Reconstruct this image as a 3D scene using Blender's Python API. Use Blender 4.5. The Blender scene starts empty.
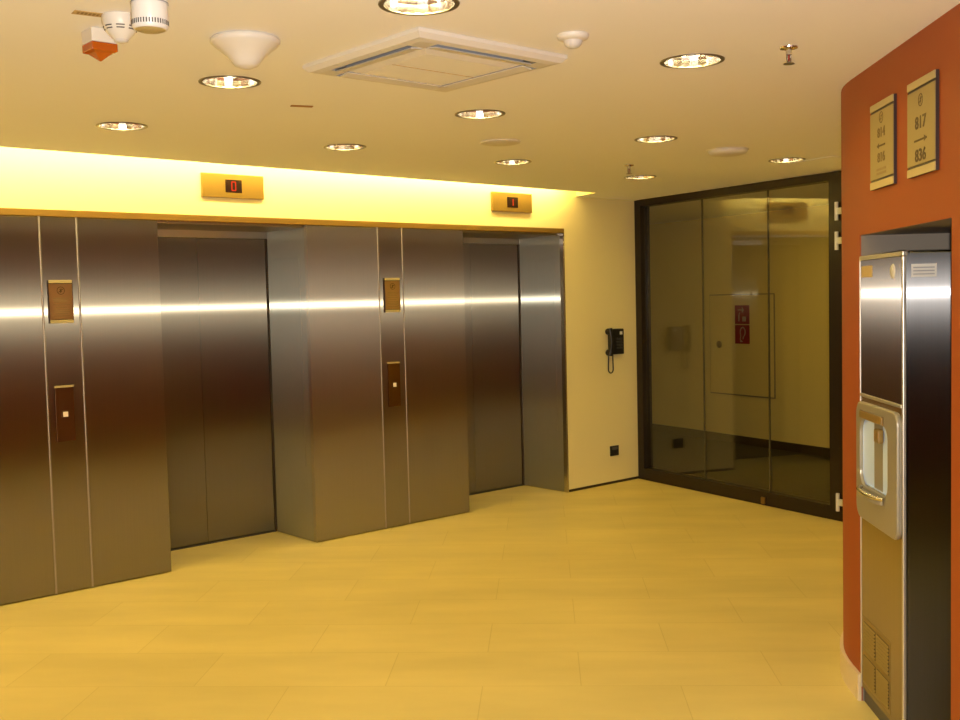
import bpy, bmesh, math
from math import sin, cos, pi, radians as R
from mathutils import Vector, Matrix

scene = bpy.context.scene
COL = scene.collection

# ------------------------------------------------------------------ materials
def new_mat(name):
    m = bpy.data.materials.new(name); m.use_nodes = True
    nt = m.node_tree; nt.nodes.clear()
    out = nt.nodes.new('ShaderNodeOutputMaterial')
    return m, nt, out

def principled(name, col, rough=.5, metal=0., bump=0., bscale=200., var=0., vscale=3., spec=.5,
               coat=0., aniso=0.):
    m, nt, out = new_mat(name)
    p = nt.nodes.new('ShaderNodeBsdfPrincipled')
    p.inputs['Base Color'].default_value = (*col, 1)
    p.inputs['Roughness'].default_value = rough
    p.inputs['Metallic'].default_value = metal
    p.inputs['Specular IOR Level'].default_value = spec
    p.inputs['Coat Weight'].default_value = coat
    tc = nt.nodes.new('ShaderNodeTexCoord')
    if var > 0:
        n = nt.nodes.new('ShaderNodeTexNoise'); n.inputs['Scale'].default_value = vscale
        n.inputs['Detail'].default_value = 4
        nt.links.new(tc.outputs['Object'], n.inputs['Vector'])
        mx = nt.nodes.new('ShaderNodeMix'); mx.data_type = 'RGBA'
        a = [c * (1 - var) for c in col]; b = [min(1, c * (1 + var)) for c in col]
        mx.inputs[6].default_value = (*a, 1); mx.inputs[7].default_value = (*b, 1)
        nt.links.new(n.outputs['Fac'], mx.inputs[0]); nt.links.new(mx.outputs[2], p.inputs['Base Color'])
    if bump > 0:
        n = nt.nodes.new('ShaderNodeTexNoise'); n.inputs['Scale'].default_value = bscale
        n.inputs['Detail'].default_value = 3
        nt.links.new(tc.outputs['Object'], n.inputs['Vector'])
        b = nt.nodes.new('ShaderNodeBump'); b.inputs['Strength'].default_value = bump
        b.inputs['Distance'].default_value = .002
        nt.links.new(n.outputs['Fac'], b.inputs['Height']); nt.links.new(b.outputs['Normal'], p.inputs['Normal'])
    nt.links.new(p.outputs[0], out.inputs[0])
    return m

def brushed(name, col, wide=.95, narrow=.0033, horizontal=False, streak=.06, soft=.58, soft_rough=.029):
    """brushed steel; grain vertical unless horizontal. wide / narrow = microfacet slope spread across / along the grain"""
    m, nt, out = new_mat(name)
    tc = nt.nodes.new('ShaderNodeTexCoord')
    mp = nt.nodes.new('ShaderNodeMapping')
    mp.inputs['Scale'].default_value = (300, 300, 1.5) if not horizontal else (1.5, 300, 300)
    n = nt.nodes.new('ShaderNodeTexNoise'); n.inputs['Scale'].default_value = 1.; n.inputs['Detail'].default_value = 3
    nt.links.new(tc.outputs['Object'], mp.inputs[0]); nt.links.new(mp.outputs[0], n.inputs['Vector'])
    mx = nt.nodes.new('ShaderNodeMix'); mx.data_type = 'RGBA'
    mx.inputs[6].default_value = (*[c * (1 - streak) for c in col], 1)
    mx.inputs[7].default_value = (*[min(1, c * (1 + streak)) for c in col], 1)
    nt.links.new(n.outputs['Fac'], mx.inputs[0])
    g = nt.nodes.new('ShaderNodeNewGeometry')
    x = nt.nodes.new('ShaderNodeVectorMath'); x.operation = 'CROSS_PRODUCT'
    x.inputs[1].default_value = (0, 0, 1)
    nt.links.new(g.outputs['Normal'], x.inputs[0])
    tan = x.outputs[0]
    if horizontal:
        y = nt.nodes.new('ShaderNodeVectorMath'); y.operation = 'CROSS_PRODUCT'
        nt.links.new(g.outputs['Normal'], y.inputs[0]); nt.links.new(x.outputs[0], y.inputs[1]); tan = y.outputs[0]
    def lobe(w, k, dist):
        gl = nt.nodes.new('ShaderNodeBsdfAnisotropic'); gl.distribution = dist
        r = (w * k) ** .25; q = math.sqrt(k / w)
        gl.inputs['Roughness'].default_value = r
        gl.inputs['Anisotropy'].default_value = -(1 - q)      # tangent = the wide direction
        nt.links.new(mx.outputs[2], gl.inputs['Color']); nt.links.new(tan, gl.inputs['Tangent'])
        return gl
    a = lobe(wide, narrow, 'GGX'); b = lobe(wide * 1.15, soft_rough, 'GGX')
    ms = nt.nodes.new('ShaderNodeMixShader'); ms.inputs[0].default_value = soft
    nt.links.new(a.outputs[0], ms.inputs[1]); nt.links.new(b.outputs[0], ms.inputs[2])
    nt.links.new(ms.outputs[0], out.inputs[0])
    return m

def emission(name, col, s):
    m, nt, out = new_mat(name)
    e = nt.nodes.new('ShaderNodeEmission'); e.inputs[0].default_value = (*col, 1); e.inputs[1].default_value = s
    nt.links.new(e.outputs[0], out.inputs[0])
    return m

def glass_sheet(name, tint, refl=1.0):
    m, nt, out = new_mat(name)
    g = nt.nodes.new('ShaderNodeNewGeometry')
    d = nt.nodes.new('ShaderNodeVectorMath'); d.operation = 'DOT_PRODUCT'
    nt.links.new(g.outputs['Normal'], d.inputs[0]); nt.links.new(g.outputs['Incoming'], d.inputs[1])
    def math_(op, a, b=None):
        k = nt.nodes.new('ShaderNodeMath'); k.operation = op
        for i, v in enumerate((a, b)):
            if v is None: continue
            if isinstance(v, (int, float)): k.inputs[i].default_value = v
            else: nt.links.new(v, k.inputs[i])
        return k.outputs[0]
    c = math_('ABSOLUTE', d.outputs['Value'])
    s = math_('POWER', math_('SUBTRACT', 1.0, c), 5.0)
    fr = math_('MULTIPLY', math_('ADD', math_('MULTIPLY', s, .955), .045), refl)
    fr = math_('MINIMUM', fr, 1.0)
    t = nt.nodes.new('ShaderNodeBsdfTransparent'); t.inputs[0].default_value = (*tint, 1)
    gl = nt.nodes.new('ShaderNodeBsdfGlossy'); gl.inputs['Roughness'].default_value = .0
    gl.inputs[0].default_value = (1, 1, 1, 1)
    mx = nt.nodes.new('ShaderNodeMixShader')
    nt.links.new(fr, mx.inputs[0]); nt.links.new(t.outputs[0], mx.inputs[1]); nt.links.new(gl.outputs[0], mx.inputs[2])
    nt.links.new(mx.outputs[0], out.inputs[0])
    return m

def tile_mat(name):
    m, nt, out = new_mat(name)
    p = nt.nodes.new('ShaderNodeBsdfPrincipled')
    tc = nt.nodes.new('ShaderNodeTexCoord')
    mp = nt.nodes.new('ShaderNodeMapping')
    mp.inputs['Rotation'].default_value = (0, 0, R(45))
    mp.inputs['Location'].default_value = (-4.75 + 8.1, -.07 + 8.4, 0)
    nt.links.new(tc.outputs['Object'], mp.inputs[0])
    b = nt.nodes.new('ShaderNodeTexBrick')
    b.offset = .5; b.offset_frequency = 2; b.squash = 1
    b.inputs['Color1'].default_value = (.655, .525, .175, 1)
    b.inputs['Color2'].default_value = (.685, .55, .187, 1)
    b.inputs['Mortar'].default_value = (.565, .44, .135, 1)
    b.inputs['Scale'].default_value = 1.
    b.inputs['Mortar Size'].default_value = .0022
    b.inputs['Mortar Smooth'].default_value = .3
    b.inputs['Brick Width'].default_value = .81
    b.inputs['Row Height'].default_value = .42
    nt.links.new(mp.outputs[0], b.inputs['Vector'])
    n = nt.nodes.new('ShaderNodeTexNoise'); n.inputs['Scale'].default_value = 2.2; n.inputs['Detail'].default_value = 6
    mp2 = nt.nodes.new('ShaderNodeMapping'); mp2.inputs['Scale'].default_value = (.5, 1.6, 1)
    nt.links.new(mp.outputs[0], mp2.inputs[0]); nt.links.new(mp2.outputs[0], n.inputs['Vector'])
    rp = nt.nodes.new('ShaderNodeMapRange'); rp.inputs[1].default_value = .3; rp.inputs[2].default_value = .7
    rp.inputs[3].default_value = .90; rp.inputs[4].default_value = 1.08
    nt.links.new(n.outputs['Fac'], rp.inputs[0])
    mu = nt.nodes.new('ShaderNodeVectorMath'); mu.operation = 'SCALE'
    nt.links.new(b.outputs['Color'], mu.inputs[0]); nt.links.new(rp.outputs[0], mu.inputs['Scale'])
    nt.links.new(mu.outputs[0], p.inputs['Base Color'])
    p.inputs['Roughness'].default_value = .42
    p.inputs['Specular IOR Level'].default_value = .35
    bp = nt.nodes.new('ShaderNodeBump'); bp.inputs['Strength'].default_value = .25; bp.inputs['Distance'].default_value = .002
    bp.invert = True
    nt.links.new(b.outputs['Fac'], bp.inputs['Height']); nt.links.new(bp.outputs[0], p.inputs['Normal'])
    nt.links.new(p.outputs[0], out.inputs[0])
    return m

M = {}
M['steel'] = brushed('brushed_steel_vertical', (.42, .375, .255))
M['steel_bright_refl'] = brushed('brushed_steel_bright_refl', (.50, .45, .32), soft=.6, soft_rough=.05)  # cladding steel made lighter, a brighter reflection put into its colour
M['steel_jamb'] = brushed('brushed_steel_jamb', (.47, .465, .36), soft=.6, soft_rough=.07)
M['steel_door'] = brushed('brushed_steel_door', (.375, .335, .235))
M['steel_h'] = brushed('brushed_steel_horizontal', (.50, .47, .43), horizontal=True)
M['soffit'] = principled('satin_steel_soffit', (.45, .40, .34), .38, 1.)
M['trim_gold'] = principled('satin_gold_trim', (.42, .26, .06), .42, .7)
M['steel_edge'] = principled('polished_steel_edge', (.62, .58, .52), .22, 1.)
M['bead'] = principled('satin_bead', (.42, .38, .33), .42, 1.)
M['lintel'] = principled('satin_lintel', (.75, .72, .68), .45, 1.)
M['trim_steel'] = principled('satin_trim_steel', (.62, .58, .52), .36, .85)
M['post'] = principled('shadow_gap_post', (.16, .13, .10), .4, .9)  # dark colour stands in for the shadow gap between door and jamb
M['gap'] = principled('dark_joint', (.015, .012, .01), .7)
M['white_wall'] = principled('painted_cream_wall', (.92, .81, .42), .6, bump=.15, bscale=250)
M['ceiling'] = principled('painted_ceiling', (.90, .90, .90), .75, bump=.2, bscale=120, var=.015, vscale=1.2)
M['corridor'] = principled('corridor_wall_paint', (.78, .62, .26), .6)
M['orange'] = principled('painted_orange_wall', (.31, .056, .0018), .55, bump=.12, bscale=220)
M['niche'] = principled('grey_niche_paint', (.24, .20, .155), .6)
M['tile'] = tile_mat('cream_floor_tiles')
M['base_tile'] = principled('cream_skirting_tile', (.72, .58, .36), .4, var=.05, vscale=6)
M['carpet'] = principled('dark_brown_carpet', (.018, .010, .006), .9, bump=.6, bscale=400, var=.3, vscale=40)
M['frame'] = principled('dark_bronze_frame', (.022, .014, .009), .32, .25)
M['glass'] = glass_sheet('sheet_glass', (.93, .93, .86), 1.08)
M['seal'] = principled('silicone_joint', (.12, .10, .05), .4)
M['white_metal'] = principled('white_coated_metal', (.72, .71, .68), .35)
M['plastic'] = principled('white_plastic', (.70, .67, .60), .4)
M['plastic_grey'] = principled('pale_grey_plastic', (.62, .60, .56), .45)
M['dark_slot'] = principled('dark_slot', (.08, .075, .07), .7)
M['louver'] = principled('grey_louver', (.30, .31, .33), .45)
M['grille'] = principled('white_grille', (.88, .88, .88), .5)
M['orange_lens'] = principled('orange_lens', (.42, .085, .003), .25, spec=.5)
M['chrome'] = principled('chrome', (.85, .82, .74), .16, 1.)
M['trim_ring'] = principled('grey_trim_ring', (.30, .27, .22), .3, .8)
M['tube'] = emission('fluorescent_tube', (1., .86, .50), 32.)
M['brass'] = principled('brass', (.45, .30, .12), .3, 1.)
M['champagne'] = principled('champagne_anodised', (.37, .29, .12), .42, .35)
M['strip_light'] = principled('pale_champagne_strip', (.52, .43, .21), .4, .3)
M['plaque'] = principled('bronze_satin_plaque', (.44, .29, .15), .30, .9)
M['button_plate'] = principled('orange_reflection_plate', (.15, .075, .035), .3, 1.)  # smooth steel, the orange wall's reflection put into its colour
M['sign_dark'] = principled('sign_dark_edge', (.03, .015, .012), .4)
M['ink'] = principled('sign_ink', (.10, .06, .015), .5)
M['ink_mid'] = principled('worn_ink', (.17, .11, .03), .5)
M['ink_light'] = principled('faint_ink', (.30, .21, .08), .5)
M['indicator'] = principled('gold_lit_steel', (.33, .21, .045), .42, .6)  # steel plate with the gold cove light put into its colour
M['display'] = principled('dark_display', (.018, .006, .004), .25)
M['led'] = emission('red_led', (1., .07, .02), .9)
M['button_led'] = principled('white_button', (.85, .75, .60), .3)
M['black'] = principled('black_plastic', (.012, .011, .011), .35)
M['black_key'] = principled('dark_grey_keys', (.035, .033, .033), .4)
M['label_white'] = principled('white_label', (.75, .73, .70), .5)
M['socket'] = principled('black_socket', (.02, .02, .018), .35)
M['socket_in'] = principled('grey_socket_insert', (.12, .11, .09), .35)
M['fire_red'] = principled('fire_sign_red', (.26, .006, .006), .45)
M['fire_white'] = principled('fire_sign_white', (.45, .36, .28), .5)
M['cab_gap'] = principled('cabinet_gap', (.30, .24, .15), .7)
M['cabinet'] = principled('cream_cabinet_door', (.76, .60, .25), .5)
M['tan'] = principled('tan_label', (.50, .36, .16), .6)
M['brown_label'] = principled('brown_label', (.38, .18, .04), .6)
M['tan_ink'] = principled('tan_label_ink', (.26, .16, .05), .6)
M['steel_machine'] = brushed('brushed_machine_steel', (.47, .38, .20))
M['steel_upper'] = brushed('brushed_steel_dark_refl', (.22, .20, .17))  # machine steel darkened, reflection of the dark cladding put into its colour
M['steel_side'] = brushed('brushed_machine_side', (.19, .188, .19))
M['machine_plastic'] = principled('silver_plastic', (.33, .295, .22), .35, .35)
M['alcove'] = principled('pale_blue_alcove', (.56, .70, .98), .3)
M['spout'] = principled('brown_spout', (.22, .13, .03), .35)
M['plinth'] = principled('dark_plinth', (.07, .06, .05), .5)
M['vent_metal'] = principled('vent_metal', (.34, .25, .09), .5, .8)
M['vent_dark'] = principled('vent_gap', (.05, .035, .012), .6)

# ------------------------------------------------------------------ mesh helpers
class MB:
    def __init__(s): s.bm = bmesh.new()
    def _faces(s, verts, faces, mi=0, T=None):
        vs = []
        for v in verts:
            v = Vector(v)
            vs.append(s.bm.verts.new(T @ v if T is not None else v))
        out = []
        for f in faces:
            try:
                fc = s.bm.faces.new([vs[i] for i in f]); fc.material_index = mi; out.append(fc)
            except ValueError: pass
        return out
    def box(s, x0, x1, y0, y1, z0, z1, mi=0, T=None):
        v = [(x0,y0,z0),(x1,y0,z0),(x1,y1,z0),(x0,y1,z0),(x0,y0,z1),(x1,y0,z1),(x1,y1,z1),(x0,y1,z1)]
        s._faces(v, [(0,3,2,1),(4,5,6,7),(0,1,5,4),(1,2,6,5),(2,3,7,6),(3,0,4,7)], mi, T); return s
    def quad(s, pts, mi=0, T=None):
        s._faces(pts, [tuple(range(len(pts)))], mi, T); return s
    def prism(s, poly, z0, z1, mi=0, T=None):
        """poly: plan points (x,y) -> extruded in z"""
        n = len(poly)
        v = [(x,y,z0) for x,y in poly] + [(x,y,z1) for x,y in poly]
        f = [tuple(reversed(range(n))), tuple(range(n,2*n))] + [(i,(i+1)%n,n+(i+1)%n,n+i) for i in range(n)]
        s._faces(v, f, mi, T); return s
    def strip(s, front, back, z0, z1, mi=0):
        """thick curved wall from two polylines"""
        n = len(front)
        v = []
        for (a,b) in zip(front, back):
            v += [(*a,z0),(*a,z1),(*b,z1),(*b,z0)]
        f = []
        for i in range(n-1):
            o=4*i; q=4*(i+1)
            for k in range(4):
                f.append((o+k, q+k, q+(k+1)%4, o+(k+1)%4))
        f += [(0,1,2,3),(4*n-1,4*n-2,4*n-3,4*n-4)]
        s._faces(v, f, mi); return s
    def lathe(s, prof, seg=32, mi=0, T=None, a0=0., closed=False):
        """prof: list of (r,z); revolved about z"""
        v=[]; n=len(prof)
        for k in range(seg):
            a=a0+2*pi*k/seg
            for r,z in prof: v.append((r*cos(a), r*sin(a), z))
        f=[]
        for k in range(seg):
            o=k*n; q=((k+1)%seg)*n
            for i in range(n-1 if not closed else n):
                j=(i+1)%n
                f.append((o+i,q+i,q+j,o+j))
        s._faces(v,f,mi,T)
        return s
    def disc(s, r, z, seg=32, mi=0, T=None, flip=False):
        p=[(r*cos(2*pi*k/seg), r*sin(2*pi*k/seg), z) for k in range(seg)]
        if flip: p.reverse()
        s._faces(p,[tuple(range(seg))],mi,T); return s
    def cyl(s, p0, p1, r, seg=16, mi=0, caps=True):
        s.tube([p0,p1], r, seg, mi, caps); return s
    def tube(s, pts, r, seg=10, mi=0, caps=True):
        pts=[Vector(p) for p in pts]; n=len(pts); v=[]; up=None
        for i,p in enumerate(pts):
            d=(pts[min(i+1,n-1)]-pts[max(i-1,0)]).normalized()
            if up is None:
                up = Vector((0,0,1)) if abs(d.z)<.9 else Vector((1,0,0))
            a=d.cross(up).normalized(); b=a.cross(d).normalized(); up=b
            rr = r[i] if isinstance(r,(list,tuple)) else r
            for k in range(seg):
                t=2*pi*k/seg
                v.append(p+a*(rr*cos(t))+b*(rr*sin(t)))
        f=[]
        for i in range(n-1):
            for k in range(seg):
                f.append((i*seg+k, i*seg+(k+1)%seg, (i+1)*seg+(k+1)%seg, (i+1)*seg+k))
        if caps:
            f.append(tuple(reversed(range(seg)))); f.append(tuple(range((n-1)*seg,n*seg)))
        s._faces(v,f,mi); return s
    def build(s, name, mats, parent=None, loc=None, rotz=0, bevel=0., bseg=2, smooth=None):
        bm=s.bm
        bmesh.ops.remove_doubles(bm, verts=bm.verts, dist=1e-6)
        bmesh.ops.recalc_face_normals(bm, faces=bm.faces)
        me=bpy.data.meshes.new(name); bm.to_mesh(me); bm.free()
        if not isinstance(mats,(list,tuple)): mats=[mats]
        for m in mats: me.materials.append(m)
        if smooth is not None:
            for p in me.polygons: p.use_smooth=True
            me.set_sharp_from_angle(angle=R(smooth))
        o=bpy.data.objects.new(name, me); COL.objects.link(o)
        if parent: o.parent=parent
        if loc: o.location=loc
        o.rotation_euler.z=rotz
        if bevel>0:
            b=o.modifiers.new('bevel','BEVEL'); b.width=bevel; b.segments=bseg; b.limit_method='ANGLE'; b.angle_limit=R(40)
            b.harden_normals=False
        return o

def tag(o, label=None, cat=None, group=None, kind=None):
    if label: o['label']=label
    if cat: o['category']=cat
    if group: o['group']=group
    if kind: o['kind']=kind
    return o
def thing(name, label, cat, loc, rotz=0, group=None):
    o=bpy.data.objects.new(name,None); o.empty_display_size=.1; COL.objects.link(o)
    o.location=loc; o.rotation_euler.z=rotz
    return tag(o,label,cat,group)
def struct(o): return tag(o, kind='structure')
def copy_tree(o, parent=None):
    c=o.copy(); COL.objects.link(c); c.parent=parent
    for ch in list(o.children): copy_tree(ch,c)
    return c

def text_obj(name, body, size, mat, parent, loc, w=1., extrude=.0006, bold=False):
    """lettering standing in the x-z plane facing -y"""
    cu=bpy.data.curves.new(name,'FONT'); cu.body=body; cu.size=size; cu.align_x='CENTER'; cu.align_y='CENTER'
    cu.extrude=extrude; cu.resolution_u=3
    if bold: cu.offset=size*.018
    tmp=bpy.data.objects.new('tmp',cu); COL.objects.link(tmp)
    dg=bpy.context.evaluated_depsgraph_get()
    me=bpy.data.meshes.new_from_object(tmp.evaluated_get(dg))
    bpy.data.objects.remove(tmp); bpy.data.curves.remove(cu)
    me.transform(Matrix.Scale(w,4,(1,0,0))); me.transform(Matrix.Rotation(R(90),4,'X'))
    me.materials.clear(); me.materials.append(mat)
    o=bpy.data.objects.new(name,me); COL.objects.link(o); o.parent=parent; o.location=loc
    return o

# ------------------------------------------------------------------ key dimensions
H = 2.404            # ceiling
CX = 7.144           # corner of lift wall and glass wall
GA = R(-101.48)      # direction of the glass wall in plan
GD = Vector((cos(GA), sin(GA), 0)); GN = Vector((-sin(GA), cos(GA), 0))
WO = (3.836, -3.836, 0); WA = R(-135)     # orange wall frame: local x runs towards the viewer, local y into the wall

# ------------------------------------------------------------------ floor
fl = MB(); fl.box(-2.4, CX+.02, -7.7, .75, -.1, 0.)
fl.prism([(CX-.02,.05),(CX,0)]+[((Vector((CX,0,0))+GD*t).x,(Vector((CX,0,0))+GD*t).y) for t in (0.001,4.9)]+[(5.4,-7.7),(CX-.02,-7.7)],-.1,-.0005)
# lobby tiles as one clean polygon
fl.bm.free(); fl=MB()
g5=Vector((CX+.02,0,0))+GD*5.2
fl.prism([(-2.4,-7.7),(g5.x,-7.7),(g5.x,g5.y),(CX+.02,0),(CX+.02,.75),(-2.4,.75)],-.1,0.)
floor=struct(fl.build('floor', M['tile']))
cf=MB(); cf.prism([(CX+.021,3.6),(CX+.021,0),(g5.x+.001,g5.y),(10.3,g5.y),(10.3,3.6)],-.1,-.001)
struct(cf.build('floor_corridor', M['carpet']))

# ------------------------------------------------------------------ ceiling with round cut-outs and cove slot
DL = [(1.855,-3.659),(1.937,-2.448),(2.008,-1.328),(3.215,-1.316),(3.148,-2.455),(4.409,-1.332),(3.061,-3.665),(4.417,-2.407),(5.731,-1.205),(5.826,-2.293)]
DLX = [(.70,-1.33),(.62,-2.45),(.55,-3.66),(-.75,-2.45),(-.75,-4.9),(.65,-4.95),(.0,-6.4)]
SLOT=[(-2.4,-.55),(6.30,-.283),(6.372,-.0),(-2.4,-.0)]
def ceil_poly():
    bm=bmesh.new()
    def loop(pts):
        vs=[bm.verts.new((x,y,H)) for x,y in pts]
        return [bm.edges.new((vs[i],vs[(i+1)%len(vs)])) for i in range(len(vs))]
    es=loop([(-2.4,-7.7),(10.3,-7.7),(10.3,3.6),(CX+.05,3.6),(CX+.05,0.0),(6.372,0.0),(6.30,-.283),(-2.4,-.55)])
    for x,y in DL+DLX:
        es+=loop([(x+.1035*cos(2*pi*k/32), y+.1035*sin(2*pi*k/32)) for k in range(32)])
    bmesh.ops.triangle_fill(bm, use_beauty=True, edges=es, use_dissolve=False)
    for f in bm.faces:
        f.normal_update()
        if f.normal.z>0: f.normal_flip()
    return bm
c=MB(); c.bm.free(); c.bm=ceil_poly()
ceil=struct(c.build('ceiling', M['ceiling']))
# cove: upstand behind the slot lip, void top and end
cv=MB()
cv.prism([(-2.4,-.565),(6.312,-.298),(6.30,-.283),(-2.4,-.55)],H+.0005,2.70)      # upstand
cv.prism([(6.312,-.298),(6.388,-.0),(6.372,-.0),(6.30,-.283)],H+.0005,2.70)        # closed end
cv.prism([(-2.4,-.565),(6.312,-.298),(6.388,0),(-2.4,0)],2.70,2.72)
struct(cv.build('trim_cove', M['white_wall']))

# ------------------------------------------------------------------ lift wall
wb=MB()
wb.box(-2.4,CX,0,.14,2.14,2.75)
wb.box(-2.4,.90,0,.14,.0,2.14)
struct(wb.build('wall_back', M['white_wall']))
wb=MB(); wb.box(6.222,CX,0,.14,.022,2.14); struct(wb.build('wall_back_end', M['white_wall']))
b=MB(); b.box(6.222,CX-.002,.006,.14,0,.022); struct(b.build('baseboard_back', M['sign_dark']))
b=MB(); b.box(.9,6.222,-.004,.10,2.104,2.142); struct(b.build('trim_1', M['trim_gold'], bevel=.002))
b=MB(); b.box(6.2085,6.222,-.004,.53,0,2.104); struct(b.build('trim_3', M['steel_edge'], bevel=.002))
b=MB(); b.box(CX-.0,CX+.14,.14,3.6,0,H); b.box(CX+.002,CX+.14,.02,.14,0,H); struct(b.build('wall_corridor_left', M['white_wall']))
b=MB(); b.box(-2.5,-2.4,-7.8,.2,0,2.75); struct(b.build('wall_left', M['orange']))
b=MB(); b.box(-2.4,10.3,-7.8,-7.7,0,H); struct(b.build('wall_front', M['orange']))

# steel cladding panels
def panel(x0,x1,label,mat='steel'):
    o=MB().box(x0+.0025,x1-.0025,-.0,.035,.004,2.104).build('steel_wall_panel', M[mat], bevel=.006, bseg=3)
    # origin at the base
    o.data.transform(Matrix.Translation((-(x0+x1)/2,0,0))); o.location.x=(x0+x1)/2
    if x1-x0<.3:
        for xe in (x0,x1):
            d=xe-(x0+x1)/2
            MB().tube([(d,.002,.004),(d,.002,2.103)],.006,10).build('edge_bead',M['bead'],o,smooth=60)
    return tag(o,label,'wall panel','steel cladding panels on the lift wall')
panel(.9,2.089,'wide brushed steel wall panel at the far left edge, left of the first call button strip')
panel(2.089,2.294,'narrow brushed steel strip carrying the left notice plaque and left call button')
panel(2.294,2.777,'brushed steel wall panel just left of the left lift doorway')
panel(3.797,4.373,'bright brushed steel wall panel just right of the left lift doorway','steel_bright_refl')
panel(4.373,4.583,'narrow brushed steel strip between the lifts carrying the right plaque and call button')
panel(4.583,5.155,'brown reflecting brushed steel wall panel just left of the right lift doorway')
b=MB()
for x0,x1 in ((.9,2.777),(3.80,5.155)): b.box(x0+.012,x1-.012,.036,.06,0,2.10)
struct(b.build('trim_2', M['gap']))

# lift doorways
def doorway(x0,x1,label):
    xc=(x0+x1)/2; w=(x1-x0)/2
    t=thing('elevator_doorway',label,'elevator',(xc,0,0),0,'lift doorways in the steel wall')
    for s in (-1,1):
        a,bb=sorted((s*.0015, s*(w+.03)))
        MB().box(a,bb,.53,.56,.010,2.04).build('door_leaf',M['steel_door'],t,bevel=.003)
        a,bb=sorted((s*(w+.004), s*(w+.03)))
        j=MB().box(a,bb,.036,.505,.003,2.104).build('side_jamb',M['steel_jamb'],t,bevel=.003)
        xs=s*(w+.004); xi=s*(w+.0005)
        a,bb=sorted((xs,xi))
        MB().box(a,bb,.10,.40,.50,1.90).build('access_panel',M['steel_jamb'],j,bevel=.0008,bseg=1)
        # lock of the access panel
        k=MB(); T=Matrix.Translation((xi,.375,.60))@Matrix.Rotation(R(90),4,'Y')
        k.lathe([(.0,.004),(.008,.004),(.010,.001),(.010,-.001)],16,0,T)
        if s<0: pass
        k.build('lock',M['steel_edge'],j,smooth=40)
        MB().box(*sorted((s*(w-.006),s*(w+.004))),.506,.522,.003,2.06).build('door_post',M['post'] if s>0 else M['steel_edge'],t)
    MB().box(-w-.03,w+.03,.505,.528,2.04,2.088).build('lintel',M['lintel'],t,bevel=.004)
    MB().box(-w-.03,w+.03,.03,.56,2.088,2.104).build('soffit',M['soffit'],t)
    MB().box(-w-.0,w+.0,.515,.60,0.0005,.006).build('sill',M['plinth'],t)
    MB().box(-w-.03,w+.03,.561,.60,0,2.1).build('car_shadow_gap',M['gap'],t)
    return t
doorway(2.777,3.797,'left lift doorway with closed brushed steel doors in a deep recess, left of the brighter panel')
doorway(5.155,6.204,'right lift doorway with closed brushed steel doors, next to the cream wall with the phone')

# floor indicators
def indicator(x0,x1,digit,label):
    t=thing('floor_indicator',label,'floor indicator',((x0+x1)/2,0,2.252),0,'floor indicators above the lifts')
    w=(x1-x0)/2
    MB().box(-w,w,-.018,-.0005,0,.146).build('plate',M['indicator'],t,bevel=.002)
    dsp=MB().box(-.056,.056,-.0195,-.0182,.034,.112).build('display',M['display'],t)
    k=MB(); s=.0035; hw,hh,zc=.013,.026,.073
    segs={'0':'abcdef','1':'bc'}[digit]
    for sg in segs:
        bx={'a':(-hw,hw,zc+hh-s,zc+hh+s),'d':(-hw,hw,zc-hh-s,zc-hh+s),'b':(hw-s,hw+s,zc,zc+hh),'c':(hw-s,hw+s,zc-hh,zc),
            'f':(-hw-s,-hw+s,zc,zc+hh),'e':(-hw-s,-hw+s,zc-hh,zc)}[sg]
        dx = 0 if digit=='0' else -hw+.004
        k.box(bx[0]+dx,bx[1]+dx,-.0205,-.0196,bx[2],bx[3])
    tag(k.build('digit',M['led'],dsp),'glowing red digit '+digit)
indicator(3.061,3.484,'0','gold-lit steel floor indicator with red 0 on its display, above the left lift')
indicator(5.435,5.854,'1','gold-lit steel floor indicator with red 1 on its display, above the right lift')

# plaques and call buttons
def logo(t, r, y, z, mat):
    k=MB(); T=Matrix.Translation((0,y,z))@Matrix.Rotation(R(90),4,'X')
    k.lathe([(r,0),(r,.0008),(r*.86,.0008),(r*.86,0)],28,0,T,closed=True)
    for a,l in ((35,.75),(125,.45),(80,.6)):
        d=Vector((cos(R(a)),0,sin(R(a))))*r*l; n=Vector((-sin(R(a)),0,cos(R(a))))*r*.09
        c=Vector((0,y-.0006,z))
        k.quad([c-d-n,c+d-n,c+d+n,c-d+n])
    return k.build('logo',mat,t)
def plaque(xc,label,mat):
    t=thing('notice_plaque',label,'plaque',(xc,0,1.515),0,'notice plaques above the call buttons')
    MB().box(-.068,.068,-.016,-.0005,.0,.238).build('side_edges',M['sign_dark'],t)
    p=MB().box(-.064,.064,-.020,-.016,.020,.218).build('plate',mat,t,bevel=.001,bseg=1)
    MB().box(-.064,.064,-.022,-.016,.000,.017).build('bottom_strip',M['strip_light'],t,bevel=.001,bseg=1)
    MB().box(-.064,.064,-.022,-.016,.221,.238).build('top_strip',M['strip_light'],t,bevel=.001,bseg=1)
    logo(p,.022,-.0201,.180,M['ink'])
    k=MB()
    for i,(z,w) in enumerate(((.138,.044),(.128,.046),(.118,.038),(.103,.046),(.088,.030),(.073,.045),(.063,.046),(.053,.034),(.040,.042))):
        k.box(-w,w,-.0206,-.0200,z-.0018,z+.0018)
    k.build('text_lines',M['ink_light'],p)
    return t
plaque(2.183,'brown notice plaque with round emblem above the left call button',M['plaque'])
plaque(4.474,'olive-gold notice plaque with round emblem between the two lifts',M['plaque'])
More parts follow.
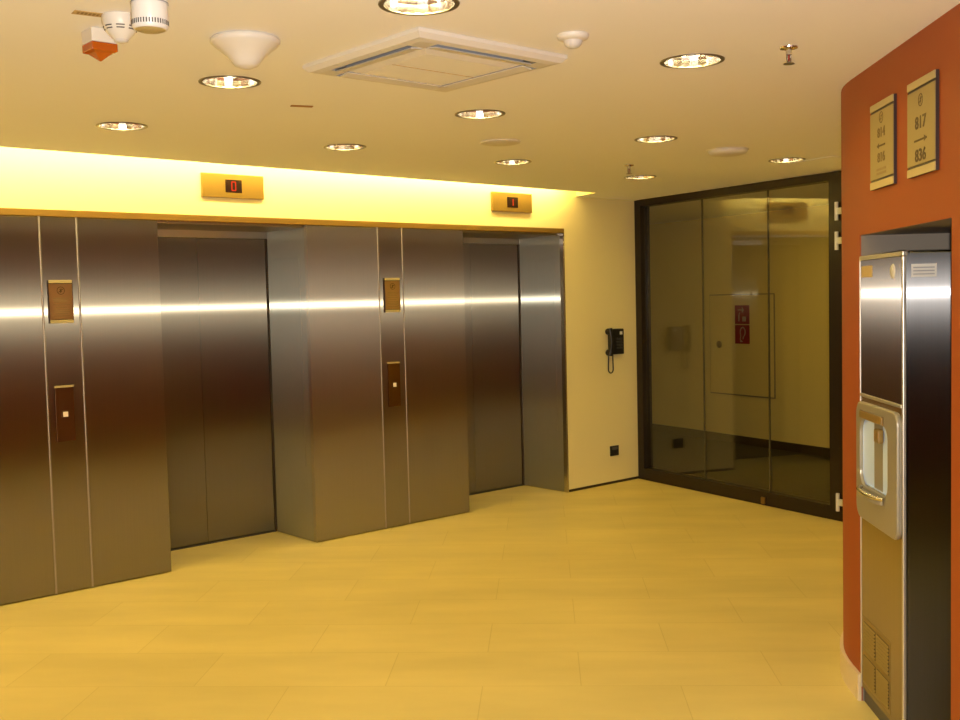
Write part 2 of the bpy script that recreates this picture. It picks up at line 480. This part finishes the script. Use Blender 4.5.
def call(xc,label):
    t=thing('call_button_panel',label,'call button',(xc,0,.855),0,'lift call button plates')
    MB().box(-.052,.052,-.010,-.0005,0,.302).build('plate',M['button_plate'],t,bevel=.002)
    MB().box(-.052,.052,-.012,-.0005,.3022,.312).build('top_highlight',M['strip_light'],t)  # pale strip painted as the highlight along the plate's top
    k=MB().box(-.022,.022,-.013,-.010,.130,.174).build('button_bezel',M['button_plate'],t,bevel=.002)
    MB().box(-.014,.014,-.0155,-.013,.138,.166).build('button',M['button_led'],k,bevel=.002)
call(2.181,'brown reflecting lift call button plate below the brown notice plaque on the left')
call(4.474,'brown reflecting lift call button plate between the lifts, below the olive plaque')

# ------------------------------------------------------------------ phone and socket
def phone():
    t=thing('wall_telephone','black wall telephone with hanging looped cord on the cream wall','telephone',(6.780,0,1.10))
    k=MB(); k.prism([(-.055,-.045),(.09,-.060),(.09,-.0005),(-.055,-.0005)],.0,.215)
    bd=k.build('base',M['black'],t,bevel=.008,bseg=3)
    k=MB()
    for i in range(3):
        for j in range(4):
            x=.000+.024*i; z=.045+.026*j; y=-.0505-(x+.055)*.103
            k.box(x,x+.017,y-.004,y+.004,z,z+.015)
    k.build('keypad',M['black_key'],bd,bevel=.001,bseg=1)
    MB().box(.040,.066,-.0615,-.055,.166,.192).build('label_window',M['label_white'],bd)
    k=MB()
    prof=[]
    pts=[]; rad=[]
    for i in range(15):
        s=i/14; z=-.005+.222*s
        bow=.022*(1-(2*s-1)**2)
        e=abs(2*s-1)
        pts.append((-.079,-.042-bow*.9-.004,z)); rad.append(.017+.008*max(0,(e-.6)/.4))
    k.tube(pts,rad,14)
    for z in (.018,.194):
        k.tube([(-.079,-.050,z),(-.079,-.030,z),(-.079,-.018,z)],[.026,.028,.024],14)
    hs=k.build('handset',M['black'],t,smooth=50)
    k=MB(); pts=[]
    zt0,zt1=-.002,.002
    for i in range(25):
        a=i/24
        # U-shaped loop, from the handset end down and back up to the base
        if a<.4: u=a/.4; x=-.082-.006*sin(u*pi*.5); z=.0-.125*u
        elif a<.6:
            u=(a-.4)/.2; th=pi+u*pi; x=-.058+.030*cos(th); z=-.125+.030*sin(th)
        else:
            u=(a-.6)/.4; x=-.028-.004*u; z=-.125+.127*u
        pts.append((x,-.035,z))
    k.tube(pts,.0055,8); k.build('cord',M['black'],t,smooth=60)
phone()
t=thing('wall_socket','small black wall socket low on the cream wall under the telephone','socket',(6.782,0,.238))
MB().box(-.052,.052,-.012,-.0005,0,.085).build('frame',M['socket'],t,bevel=.003)
k=MB(); k.box(-.036,.036,-.014,-.0121,.052,.075); k.build('insert',M['socket_in'],t,bevel=.001,bseg=1)
k=MB(); T=Matrix.Translation((0,-.0121,.030))@Matrix.Rotation(R(90),4,'X'); k.lathe([(0.,.001),(.018,.001),(.02,.003),(.022,.0)],20,0,T); k.build('outlet',M['black'],t,smooth=40)

# ------------------------------------------------------------------ glass wall
gw=tag(thing('door_1',None,None,(CX,0,0),GA),kind='structure')
L=2.26; top=H-.003
k=MB()
k.box(0.004,.085,-.045,.055,0,top); k.box(2.13,L,-.045,.055,0,top)
k.box(.085,2.13,-.045,.055,2.345,top); k.box(.085,2.13,-.045,.055,0,.10)
k.build('door_frame',M['frame'],gw,bevel=.003)
edges=[.085,.809,1.521,2.13]
for i in range(3):
    MB().box(edges[i]+.0035,edges[i+1]-.0035,-.006,.006,.10,2.345).build('glass_pane',M['glass'],gw)
for e in edges[1:3]:
    MB().box(e-.0035,e+.0035,-.007,.007,.10,2.345).build('pane_joint',M['seal'],gw)
for z in (2.13,1.93,.135):
    k=MB(); k.tube([(2.212,-.062,z-.062),(2.212,-.062,z+.062)],.013,12); hb=k.build('hinge',M['white_metal'],gw,smooth=50)
    k=MB(); k.box(2.212,2.258,-.070,-.046,z-.022,z+.022); k.build('hinge_plate',M['white_metal'],hb,bevel=.002)
k=MB(); k.box(-.018,.018,-.062,-.0452,.012,.062); bo=k.build('floor_bolt',M['brass'],gw,bevel=.003); bo.location.x=1.50
k=MB(); k.box(L,5.2,-.045,.055,0,H); struct(k.build('wall_right_end',M['white_wall'],None,(CX,0,0),GA))

# ------------------------------------------------------------------ corridor beyond the glass
YB=2.14
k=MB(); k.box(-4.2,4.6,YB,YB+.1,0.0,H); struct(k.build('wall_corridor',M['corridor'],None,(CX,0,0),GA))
k=MB(); k.box(-4.2,4.6,YB-.012,YB-.0005,0.0,.085); struct(k.build('baseboard_corridor',M['sign_dark'],None,(CX,0,0),GA))
def gpos(x,y,z): return Vector((CX,0,0))+GD*x+GN*y+Vector((0,0,z))
b=MB(); b.box(CX,10.3,3.6,3.7,0,H); struct(b.build('wall_corridor_end',M['white_wall']))
t=thing('fire_hose_cabinet','flush cream fire hose cabinet door in the corridor wall behind the glass','cabinet',gpos(-.985,YB,.51),GA)
MB().box(-.475,.475,-.008,-.0005,0,1.07).build('cabinet_frame',M['cab_gap'],t)
dr=MB().box(-.462,.462,-.018,-.008,.013,1.057).build('door',M['cabinet'],t,bevel=.003)
k=MB(); T=Matrix.Translation((-.32,-.018,.535))@Matrix.Rotation(R(90),4,'X'); k.lathe([(0.,.012),(.02,.012),(.038,.006),(.040,0.)],20,0,T); k.build('lock',M['brass'],dr,smooth=40)
def fire(zc,label,which):
    t=thing('fire_sign',label,'fire safety sign',gpos(-.955,YB-.018,zc),GA,'red fire signs on the hose cabinet')
    MB().box(-.105,.105,-.004,-.0003,-.098,.098).build('plate',M['fire_red'],t)
    k=MB(); y0,y1=-.006,-.0041
    def bar(p,q,w):
        p=Vector((p[0],0,p[1]));q=Vector((q[0],0,q[1])); d=(q-p).normalized(); n=Vector((-d.z,0,d.x))*w/2
        c=[p-n,q-n,q+n,p+n]
        k._faces([(v.x,y0,v.z) for v in c]+[(v.x,y1,v.z) for v in c],[(0,1,2,3),(7,6,5,4),(0,4,5,1),(1,5,6,2),(2,6,7,3),(3,7,4,0)])
    if which=='hose':
        r=.048; pr=None
        for i in range(19):
            a=R(-60+i*15.5); q=(.008+r*cos(a)*.75,.025+r*sin(a))
            if pr: bar(pr,q,.012)
            pr=q
        bar(pr,(-.028,-.055),.012); bar((-.028,-.055),(-.005,-.075),.012); bar((.02,-.02),(.012,-.05),.012); bar((-.03,-.075),(.005,-.075),.010)
    else:
        bar((-.06,.05),(.02,.05),.012); bar((.02,.05),(.0,.075),.010); bar((.02,.05),(.0,.025),.010)
        k.build('arrow',M['fire_white'],t); k=MB()
        bar((.03,-.07),(.03,-.02),.05); k.build('flame_symbol',M['fire_white'],t); k=MB()
        bar((-.045,-.07),(-.045,.0),.016); bar((-.045,0),(-.03,.02),.012)
    k.build('pictogram',M['fire_white'],t)
fire(1.363,'upper red fire sign on the hose cabinet behind the glass','ext')
fire(1.157,'lower red fire hose reel sign on the hose cabinet behind the glass','hose')

# ------------------------------------------------------------------ orange wall
def arc(off, n=24):
    pts=[]
    for i in range(n+1):
        a=R(90)*i/n; r=1.0+off
        pts.append((-.02-r*sin(a), 1.0-r*cos(a)))
    return pts
k=MB()
k.box(1.0,5.6,0,.12,0,H,0)
k.box(.095,1.0,0,.12,1.80,H,0)
fr=[(.095,0)]+arc(0)+[(-1.02,2.25)]
bk=[(.095,.12)]+[(x,y) for x,y in arc(-.12)]+[(-.90,2.25)]
k.strip(fr,bk,0,H,0)
wr=struct(k.build('wall_right',M['orange'],None,WO,WA,smooth=30))
k=MB()
k.box(.083,.0955,.004,.80,0,1.812); k.box(.9995,1.012,.004,.80,0,1.812); k.box(.0955,.9995,.004,.80,1.7995,1.812); k.box(.083,1.012,.80,.812,0,1.812)
struct(k.build('trim_niche',M['niche'],None,WO,WA))
k=MB()
fr=[(.095,-.014)]+arc(.014)+[(-1.034,2.2)]; bk=[(.095,-.0005)]+arc(.0005)+[(-1.0205,2.2)]
k.strip(fr,bk,0,.105); k.box(1.0,5.5,-.014,-.0005,0,.105)
struct(k.build('baseboard_right',M['base_tile'],None,WO,WA,smooth=30))

def wpos(x,y,z):
    ca,sa=cos(WA),sin(WA); return (WO[0]+x*ca-y*sa, WO[1]+x*sa+y*ca, z)
def room_sign(x0,x1,l1,l2,right,label,extra):
    t=thing('room_number_sign',label,'sign',wpos((x0+x1)/2,0,1.951),WA,'room number signs on the orange wall')
    w=(x1-x0)/2
    MB().box(-w,w,-.010,-.0005,0,.30).build('side_edges',M['sign_dark'],t)
    p=MB().box(-w,w-.002,-.013,-.0102,.034,.268).build('plate',M['champagne'],t,bevel=.0008,bseg=1)
    MB().box(-w,w,-.014,-.0102,.000,.026).build('bottom_strip',M['strip_light'],t,bevel=.001,bseg=1)
    MB().box(-w,w,-.014,-.0102,.276,.300).build('top_strip',M['strip_light'],t,bevel=.001,bseg=1)
    zl,z1,za,z2 = (.243,.190,.146,.104) if extra else (.232,.162,.109,.060)
    logo(p,.020,-.0132,zl,M['ink'])
    sz=.046 if extra else .054
    ink=M['ink_mid'] if extra else M['ink']
    text_obj('room_number',l1,sz,ink,p,(0,-.0138,z1),1.2,bold=True)
    text_obj('room_number',l2,sz,ink,p,(0,-.0138,z2),1.2,bold=True)
    k=MB(); s=1 if right else -1; y=-.0138; r=.055 if right else .042
    k.prism([(-r,y-.0006),(r,y-.0006),(r,y+.0006),(-r,y+.0006)],za-.003,za+.003)
    k.quad([(s*(r+.004),y-.0007,za),(s*(r-.022),y-.0007,za+.011),(s*(r-.022),y-.0007,za-.011)])
    k.build('arrow',M['ink'],p)
    if extra:
        k=MB()
        for z in (.064,.050): k.box(-.05,.05,y-.0004,y+.0006,z-.004,z+.004)
        k.build('text_lines',M['ink_light'],p)
room_sign(.266,.517,'814','816',False,'left room sign 814 to 816 with faint lettering on the orange wall',True)
room_sign(.657,.902,'817','836',True,'right room sign 817 to 836 above the ice machine niche',False)

# ------------------------------------------------------------------ ice machine in the niche
t=thing('ice_machine','tall brushed steel ice dispenser standing in the niche of the orange wall','ice machine',wpos(.101,0,0),WA)
W=.489; D=.62; HT=1.718
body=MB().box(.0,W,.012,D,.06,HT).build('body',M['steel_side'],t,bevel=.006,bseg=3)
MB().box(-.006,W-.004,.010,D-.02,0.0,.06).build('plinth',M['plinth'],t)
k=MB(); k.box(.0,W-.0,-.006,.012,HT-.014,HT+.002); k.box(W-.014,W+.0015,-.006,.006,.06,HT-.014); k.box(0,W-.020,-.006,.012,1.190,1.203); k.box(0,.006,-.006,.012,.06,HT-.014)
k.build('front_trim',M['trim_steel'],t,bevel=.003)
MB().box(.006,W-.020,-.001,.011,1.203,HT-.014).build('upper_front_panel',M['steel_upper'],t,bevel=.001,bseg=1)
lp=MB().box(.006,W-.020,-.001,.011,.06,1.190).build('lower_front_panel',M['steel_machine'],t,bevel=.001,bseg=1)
# nameplate, badge, side label
MB().box(.02,.15,-.004,-.0012,1.640,1.682).build('name_plate',M['tan'],t,bevel=.001,bseg=1)
k=MB(); T=Matrix.Translation((.375,-.0012,1.655))@Matrix.Rotation(R(90),4,'X'); k.lathe([(0,.003),(.022,.003),(.026,.0)],24,0,T); k.build('round_badge',M['plastic_grey'],t,smooth=40)
sl=MB().box(W-.0002,W+.0012,.022,.105,1.632,1.676).build('side_label',M['plastic_grey'],t)
k=MB()
for z in (1.642,1.653,1.664): k.box(W+.0012,W+.0016,.028,.098,z-.002,z+.002)
k.build('side_label_print',M['louver'],sl)
# dispenser front: plate with rounded recess
dp=MB(); x0,x1,z0,z1=.008,W-.012,.735,1.175; yf=-.022
ax0,ax1,az0,az1=.055,.375,.865,1.112
ring_o=[]; ring_i=[]
def rrect(xa,xb,za,zb,r,n=6):
    pts=[]
    for cx,cz,a0 in ((xb-r,zb-r,0),(xa+r,zb-r,90),(xa+r,za+r,180),(xb-r,za+r,270)):
        for i in range(n+1):
            a=R(a0+90*i/n); pts.append((cx+r*cos(a),cz+r*sin(a)))
    return pts
o_=rrect(x0,x1,z0,z1,.045); i_=rrect(ax0,ax1,az0,az1,.05); n=len(o_)
v=[(x,yf+ (0.010 if z<.80 else 0)*0,z) for x,z in o_]+[(x,yf,z) for x,z in i_]+[(x,-.0015,z) for x,z in o_]+[(x,yf+.012,z) for x,z in i_]
f=[]
for i in range(n):
    j=(i+1)%n
    f+= [(i,j,n+j,n+i),(i,2*n+i,2*n+j,j),(n+i,n+j,3*n+j,3*n+i)]
f.append(tuple(2*n+i for i in range(n)))
dp._faces(v,f)
dpo=dp.build('dispenser_panel',M['machine_plastic'],t,bevel=.006,bseg=2)
# concave alcove
k=MB(); nseg=14; pts=[]
for i in range(nseg+1):
    a=pi*i/nseg; pts.append(((ax0+ax1)/2-(ax1-ax0)/2*cos(a), yf+.012+.009*sin(a)))
v=[];f=[]
for (x,y) in pts: v+=[(x,y,az0+.0),(x,y,az1)]
for i in range(nseg): f.append((2*i,2*i+2,2*i+3,2*i+1))
k._faces(v,f)
k._faces([(x,y,az0+.002) for x,y in pts],[tuple(range(nseg+1))]); k._faces([(x,y,az1-.002) for x,y in pts],[tuple(range(nseg+1))])
al=k.build('alcove',M['alcove'],dpo,smooth=40)
k=MB(); k.box(.08,.34,yf-.010,yf-.0005,1.118,1.146); k.build('selector_strip',M['spout'],dpo,bevel=.003)
k=MB(); k.box(.235,.285,yf-.004,yf+.018,1.045,1.095); k.build('spout',M['spout'],dpo,bevel=.006)
k=MB(); pts=[]
for i in range(13):
    a=pi*i/12; pts.append(((ax0+ax1)/2-.125*cos(a), yf-.004-.030*sin(a), .856))
k.tube(pts,.008,8); k.build('drip_tray_rim',M['steel_edge'],dpo,smooth=50)
k=MB(); k._faces([(p[0],p[1],.853) for p in pts]+[(p[0],p[1]+.0,.835) for p in pts],[tuple(range(13)),tuple(reversed(range(13,26)))]+[(i,i+1,14+i,13+i) for i in range(12)]+[(12,0,13,25)]); k.build('drip_tray',M['machine_plastic'],dpo)
# vent grille 2x2 of louvres
k=MB(); k.box(.025,.345,-.0035,-.0012,.085,.345,0)
vg=k.build('vent_grille',M['vent_metal'],t)
for (xa,xb) in ((.04,.18),(.20,.335)):
    for (za,zb) in ((.10,.20),(.222,.33)):
        k=MB(); k.box(xa,xb,-.0045,-.0036,za,zb,1)
        nl=8
        for i in range(nl):
            z=za+(zb-za)*(i+.5)/nl
            k._faces([(xa,-.0046,z+.004),(xb,-.0046,z+.004),(xb,-.010,z-.003),(xa,-.010,z-.003),(xa,-.0046,z-.002),(xb,-.0046,z-.002)],[(0,1,2,3),(3,2,5,4),(0,3,4),(1,5,2)],0)
        k.build('louvres',[M['vent_metal'],M['vent_dark']],vg)

# ------------------------------------------------------------------ ceiling equipment
WARM=(1.0,.76,.18)
def downlight_proto():
    t=thing('recessed_downlight','','ceiling light',(0,0,H),0,'round recessed downlights in the ceiling')
    k=MB(); k.lathe([(.097,.002),(.097,-.003),(.104,-.0045),(.111,-.003),(.112,-.0003)],48); k.build('trim_ring',M['trim_ring'],t,smooth=50)
    k=MB(); k.lathe([(.098,-.001),(.095,.022),(.088,.050),(.076,.075),(.058,.092),(.0005,.094)],20); k.build('reflector',M['chrome'],t)
    for s in (-1,1):
        k=MB(); k.tube([(-.060,.024*s,.040),(.060,.024*s,.040)],.013,10); tb=k.build('lamp_tube',M['tube'],t,smooth=50)
    return t
proto=downlight_proto()
dl_labels=[
 'dark chrome recessed downlight cut off by the top edge, above the air conditioner',
 'bright recessed downlight directly below the white cone shaped ceiling fitting',
 'recessed downlight nearest the left end of the glowing cove',
 'recessed downlight near the cove between the two floor indicators, left of centre',
 'recessed downlight in front of the air conditioning cassette, in the middle of the ceiling',
 'small recessed downlight close to the cove above the right floor indicator',
 'large bright recessed downlight between the motion sensor and the near sprinkler',
 'bright recessed downlight behind the large bright one, left of the domed detector',
 'smallest recessed downlight, right beside the far sprinkler near the glass door corner',
 'dim recessed downlight just above the glass wall, near the orange corner']
ld=bpy.data.lights.new('downlight_lamp','SPOT'); ld.energy=10; ld.color=WARM; ld.spot_size=R(162); ld.spot_blend=.25; ld.shadow_soft_size=.045
ld2=ld.copy(); ld2.energy=15
for i,(x,y) in enumerate(DL+DLX):
    o=proto if i==0 else copy_tree(proto)
    o.location=(x,y,H); o.rotation_euler.z=(i*37%90)*pi/180
    o['label']=dl_labels[i] if i<len(dl_labels) else 'recessed downlight in the ceiling behind or left of the viewer, outside the picture'
    lo=bpy.data.objects.new('downlight_lamp',ld2 if i==8 else ld); COL.objects.link(lo); lo.location=(x,y,H+.030)

# air conditioner cassette
t=thing('air_conditioner','square white ceiling air conditioning cassette between the downlights','air conditioner',(2.322,-3.150,H))
S=.318
k=MB()
# frame: four rails and four corners, slightly dished
def frustum_ring(o,i,zo,zi,mi=0):
    a=[(-o,-o,zo),(o,-o,zo),(o,o,zo),(-o,o,zo)]; b=[(-i,-i,zi),(i,-i,zi),(i,i,zi),(-i,i,zi)]
    k._faces(a+b,[(0,1,5,4),(1,2,6,5),(2,3,7,6),(3,0,4,7)],mi)
frustum_ring(S,S,-.0005,-.012); frustum_ring(S,S-.015,-.012,-.026); frustum_ring(S-.015,S-.040,-.026,-.030)
k.build('panel_rim',M['plastic'],t)
k=MB()
o=S-.040; i=S-.105
for a in range(4):
    T=Matrix.Rotation(a*pi/2,4,'Z')
    k.quad([(-o,-o,-.030),(-i+.0,-o,-.030),(-i+.0,-i,-.030),(-o,-i,-.030)],0,T)   # corner pad
    k.quad([(-i,-i-.004,-.028),(i,-i-.004,-.028),(i,-i,-.026),(-i,-i,-.026)],0,T)
k.build('corner_pads',M['plastic'],t)
for a in range(4):
    T=Matrix.Rotation(a*pi/2,4,'Z')
    k=MB(); k.quad([(-i,-o,-.008),(i,-o,-.008),(i,-i,-.008),(-i,-i,-.008)],0,T)
    k.quad([(-i,-o,-.030),(i,-o,-.030),(i,-o,-.008),(-i,-o,-.008)],0,T); k.quad([(-i,-i,-.028),(i,-i,-.028),(i,-i,-.008),(-i,-i,-.008)],0,T)
    k.build('air_slot',M['louver'],t)
    k=MB(); k._faces([(-i+.008,-o+.020,-.031),(i-.008,-o+.020,-.031),(i-.008,-i-.001,-.026),(-i+.008,-i-.001,-.026),(-i+.008,-o+.018,-.035),(i-.008,-o+.018,-.035),(i-.008,-i-.003,-.0295),(-i+.008,-i-.003,-.0295)],
        [(0,1,2,3),(7,6,5,4),(0,4,5,1),(1,5,6,2),(2,6,7,3),(3,7,4,0)],0,T); k.build('louvre_blade',M['plastic'],t)
k=MB()
q=i-.006; q2=q-.030
frustum_ring(q,q2,-.026,-.036)
k.quad([(-q2,-q2,-.036),(q2,-q2,-.036),(q2,q2,-.036),(-q2,q2,-.036)],1)
k.box(-q2,q2,-.002,.002,-.0372,-.0362,2)
k.build('intake_grille',[M['plastic'],M['grille'],M['tan']],t)

def ceil_thing(name,label,cat,x,y,rz=0): return thing(name,label,cat,(x,y,H),rz)
# orange beacon
t=ceil_thing('ceiling_warning_beacon','orange lensed warning beacon on a white square ceiling base','beacon',1.281,-2.878)
MB().box(-.039,.039,-.039,.039,-.040,-.0005).build('base',M['plastic'],t,bevel=.003)
k=MB(); a=.038
c_=.026
v=[(-a,-a,-.0405),(a,-a,-.0405),(a,a,-.0405),(-a,a,-.0405),(-a,-a,-.063),(a,-a,-.063),(a,a,-.063),(-a,a,-.063),(-c_,-c_,-.067),(c_,-c_,-.067),(c_,c_,-.067),(-c_,c_,-.067),(0,0,-.090)]
k._faces(v,[(0,3,2,1),(0,1,5,4),(1,2,6,5),(2,3,7,6),(3,0,4,7),(4,5,9,8),(5,6,10,9),(6,7,11,10),(7,4,8,11),(8,9,12),(9,10,12),(10,11,12),(11,8,12)])
k.build('lens',M['orange_lens'],t,bevel=.002)
# smoke detector (bowl)
t=ceil_thing('smoke_detector','white bowl shaped smoke detector between the orange beacon and the cylinder','smoke detector',1.264,-3.067)
k=MB(); k.lathe([(.050,-.0005),(.0505,-.014),(.048,-.026),(.043,-.038),(.035,-.050),(.025,-.061),(.020,-.066)],40); hs=k.build('housing',M['plastic'],t,smooth=40)
k=MB(); k.lathe([(.0205,-.0655),(.018,-.071),(.010,-.074),(.0005,-.075)],32); k.build('sensor_cap',M['plastic_grey'],t,smooth=50)
k=MB()
for zz,rr in ((-.033,.0452),(-.040,.0418)):
    for j in range(8):
        a0=j*pi/4+.12
        pts=[((rr)*cos(a0+.5*m/5),(rr)*sin(a0+.5*m/5),zz) for m in range(6)]
        k.tube(pts,.0017,6)
k.build('vent_slots',M['dark_slot'],hs)
# cylindrical lamp / sensor
t=ceil_thing('ceiling_sensor','white cylindrical ceiling sensor cut by the top edge, right of the smoke detector','sensor',1.230,-3.328)
k=MB(); k.lathe([(.047,-.0005),(.047,-.028),(.045,-.029),(.045,-.031),(.046,-.032),(.046,-.088),(.042,-.095),(.038,-.096)],40); hs=k.build('housing',M['white_metal'],t,smooth=35)
k=MB(); k.lathe([(.038,-.0955),(.030,-.099),(.0005,-.101)],32); k.build('lens',M['strip_light'],t,smooth=50)
k=MB()
for j in range(40):
    a=j*2*pi/40
    T=Matrix.Rotation(a,4,'Z'); k.box(.0455,.0466,-.0016,.0016,-.086,-.074,0,T)
k.build('vent_slots',M['dark_slot'],hs)
k=MB(); k.lathe([(.0474,-.027),(.0474,-.030)],40); k.build('seam',M['louver'],hs)
# cone
t=None
k=MB(); k.lathe([(.098,-.0005),(.105,-.006),(.105,-.014),(.098,-.022),(.080,-.036),(.060,-.053),(.046,-.068),(.036,-.083),(.027,-.086),(.015,-.0915),(.0005,-.093)],48)
co=k.build('ceiling_antenna',M['plastic'],None,(1.666,-3.045,H),smooth=60); tag(co,'white cone shaped fitting hanging point down from the ceiling','antenna')
# motion sensor
t=ceil_thing('motion_sensor','small round white motion sensor right of the air conditioner','motion sensor',2.452,-3.672)
k=MB(); k.lathe([(.050,-.0005),(.050,-.008),(.046,-.014),(.036,-.018),(.030,-.019)],40); k.build('base',M['plastic'],t,smooth=40)
k=MB(); k.lathe([(.030,-.0185),(.027,-.030),(.018,-.039),(.0005,-.042)],32); k.build('lens',M['plastic_grey'],t,smooth=50)
# sprinklers
def sprinkler(x,y,label,s=1.):
    t=ceil_thing('fire_sprinkler',label,'sprinkler',x,y)
    t['group']='pendent sprinklers'
    k=MB(); k.lathe([(.030,-.0005),(.029,-.005),(.014,-.009),(.010,-.007)],32); k.build('escutcheon',M['steel_edge'],t,smooth=40)
    k=MB(); k.lathe([(.010,-.006),(.010,-.026),(.0005,-.027)],16); k.build('body',M['steel_edge'],t,smooth=40)
    k=MB(); k.tube([(-.008,0,-.024),(-.012,0,-.034),(-.010,0,-.046),(0,0,-.052)],.0025,8); k.tube([(.008,0,-.024),(.012,0,-.034),(.010,0,-.046),(0,0,-.052)],.0025,8); k.build('arms',M['trim_ring'],t,smooth=50)
    k=MB(); k.lathe([(.003,-.027),(.003,-.046)],10); k.build('glass_bulb',M['fire_red'],t,smooth=50)
    k=MB(); k.lathe([(.0005,-.052),(.017,-.053),(.018,-.056),(.0005,-.057)],20); k.build('deflector',M['trim_ring'],t,smooth=30)
sprinkler(3.160,-3.985,'near ceiling sprinkler by itself, right of the large bright downlight')
sprinkler(5.144,-1.606,'far ceiling sprinkler just above the smallest downlight by the glass door corner')
# discs
k=MB(); k.lathe([(.106,-.0005),(.104,-.006),(.092,-.010),(.0005,-.011)],48)
o=k.build('ceiling_speaker',M['plastic'],None,(3.791,-1.890,H),smooth=40); tag(o,'flat round pale grey ceiling speaker behind the middle downlight','speaker')
t=ceil_thing('domed_detector','shallow white domed detector on the ceiling in front of the glass wall','detector',5.108,-2.365)
k=MB(); k.lathe([(.108,-.0005),(.110,-.010),(.104,-.022),(.080,-.030),(.040,-.034),(.0005,-.035)],48); k.build('dome',M['plastic'],t,smooth=50)
k=MB(); k.lathe([(.118,-.0005),(.116,-.005),(.108,-.006)],48); k.build('base_ring',M['plastic'],t,smooth=50)
# labels and hatch
t=ceil_thing('ceiling_label','tan lettered label strip on the ceiling beside the smoke detector','label',1.198,-3.047,R(-8))
MB().box(-.055,.055,-.020,.020,-.0022,-.0004).build('plate',M['tan'],t)
k=MB()
for j in range(9):
    x=-.042+.0105*j; k.box(x-.0028,x+.0028,-.009,.009,-.0029,-.0022)
k.build('lettering',M['tan_ink'],t)
k=MB(); k.box(-.045,.045,-.014,.014,-.003,-.0004); o=k.build('ceiling_marker',M['brown_label'],None,(2.405,-2.187,H),R(-20)); tag(o,'small brown label strip on the ceiling between downlights and cove, left of centre','label')
t=ceil_thing('ceiling_hatch','flat square hatch cover in the ceiling beside the dim downlight by the orange corner','hatch',6.10,-2.42,GA)
k=MB(); k.box(-.17,.17,-.17,.17,-.004,-.0004); k.build('cover',M['ceiling'],t,bevel=.002)

# ------------------------------------------------------------------ lights
def area(name,loc,rot,sx,sy,e,col):
    l=bpy.data.lights.new(name,'AREA'); l.shape='RECTANGLE'; l.size=sx; l.size_y=sy; l.energy=e; l.color=col
    o=bpy.data.objects.new(name,l); COL.objects.link(o); o.location=loc; o.rotation_euler=rot; return o
# cove tubes hidden above the slot, aimed at the wall and down
area('cove_light',(1.95,-.245,2.56),(R(52),0,R(1.75)),8.5,.05,75,(1.,.82,.34))
# unseen lamps added to brighten the corridor beyond the glass
pc=gpos(.3,1.0,H-.03)
area('corridor_fill',pc,(0,0,GA),.3,.3,6.5,(1.,.74,.13))
pc=gpos(3.2,1.0,H-.03)
area('corridor_fill',pc,(0,0,GA),.3,.3,3.5,(1.,.74,.13))
# the camera's flash
fl=bpy.data.lights.new('camera_flash','SPOT'); fl.energy=370; fl.color=(1.,.93,.85); fl.shadow_soft_size=.02; fl.spot_size=R(115); fl.spot_blend=.6
fo=bpy.data.objects.new('camera_flash',fl); COL.objects.link(fo)

# ------------------------------------------------------------------ world, camera, colour
w=bpy.data.worlds.new('World'); scene.world=w; w.use_nodes=True
w.node_tree.nodes['Background'].inputs[0].default_value=(.9,.7,.45,1); w.node_tree.nodes['Background'].inputs[1].default_value=.02
cam=bpy.data.cameras.new('Camera'); cam.sensor_width=36; cam.lens=1063.*36/960; cam.clip_start=.05
co=bpy.data.objects.new('Camera',cam); COL.objects.link(co); scene.camera=co
rv=Vector((.7473385,-.6640128,-.02392028)); uv=Vector((.05611304,.02720084,.99805383)); fv=Vector((.66206986,.74722628,-.05758801))
m=Matrix((rv,uv,-fv)).transposed().to_4x4(); m.translation=Vector((0,-5.96892,1.59507)); co.matrix_world=m
fm=m.copy(); fm.translation=Vector((0,-5.96892,1.59507))-uv*.03+rv*.03; fo.matrix_world=fm
vs=scene.view_settings; vs.view_transform='Standard'; vs.look='None'; vs.gamma=1; vs.use_curve_mapping=False; vs.exposure=0.
scene.cycles.max_bounces=10; scene.cycles.diffuse_bounces=5; scene.cycles.glossy_bounces=5; scene.cycles.transparent_max_bounces=12
scene.cycles.use_denoising=True
scene.cycles.sample_clamp_indirect=8
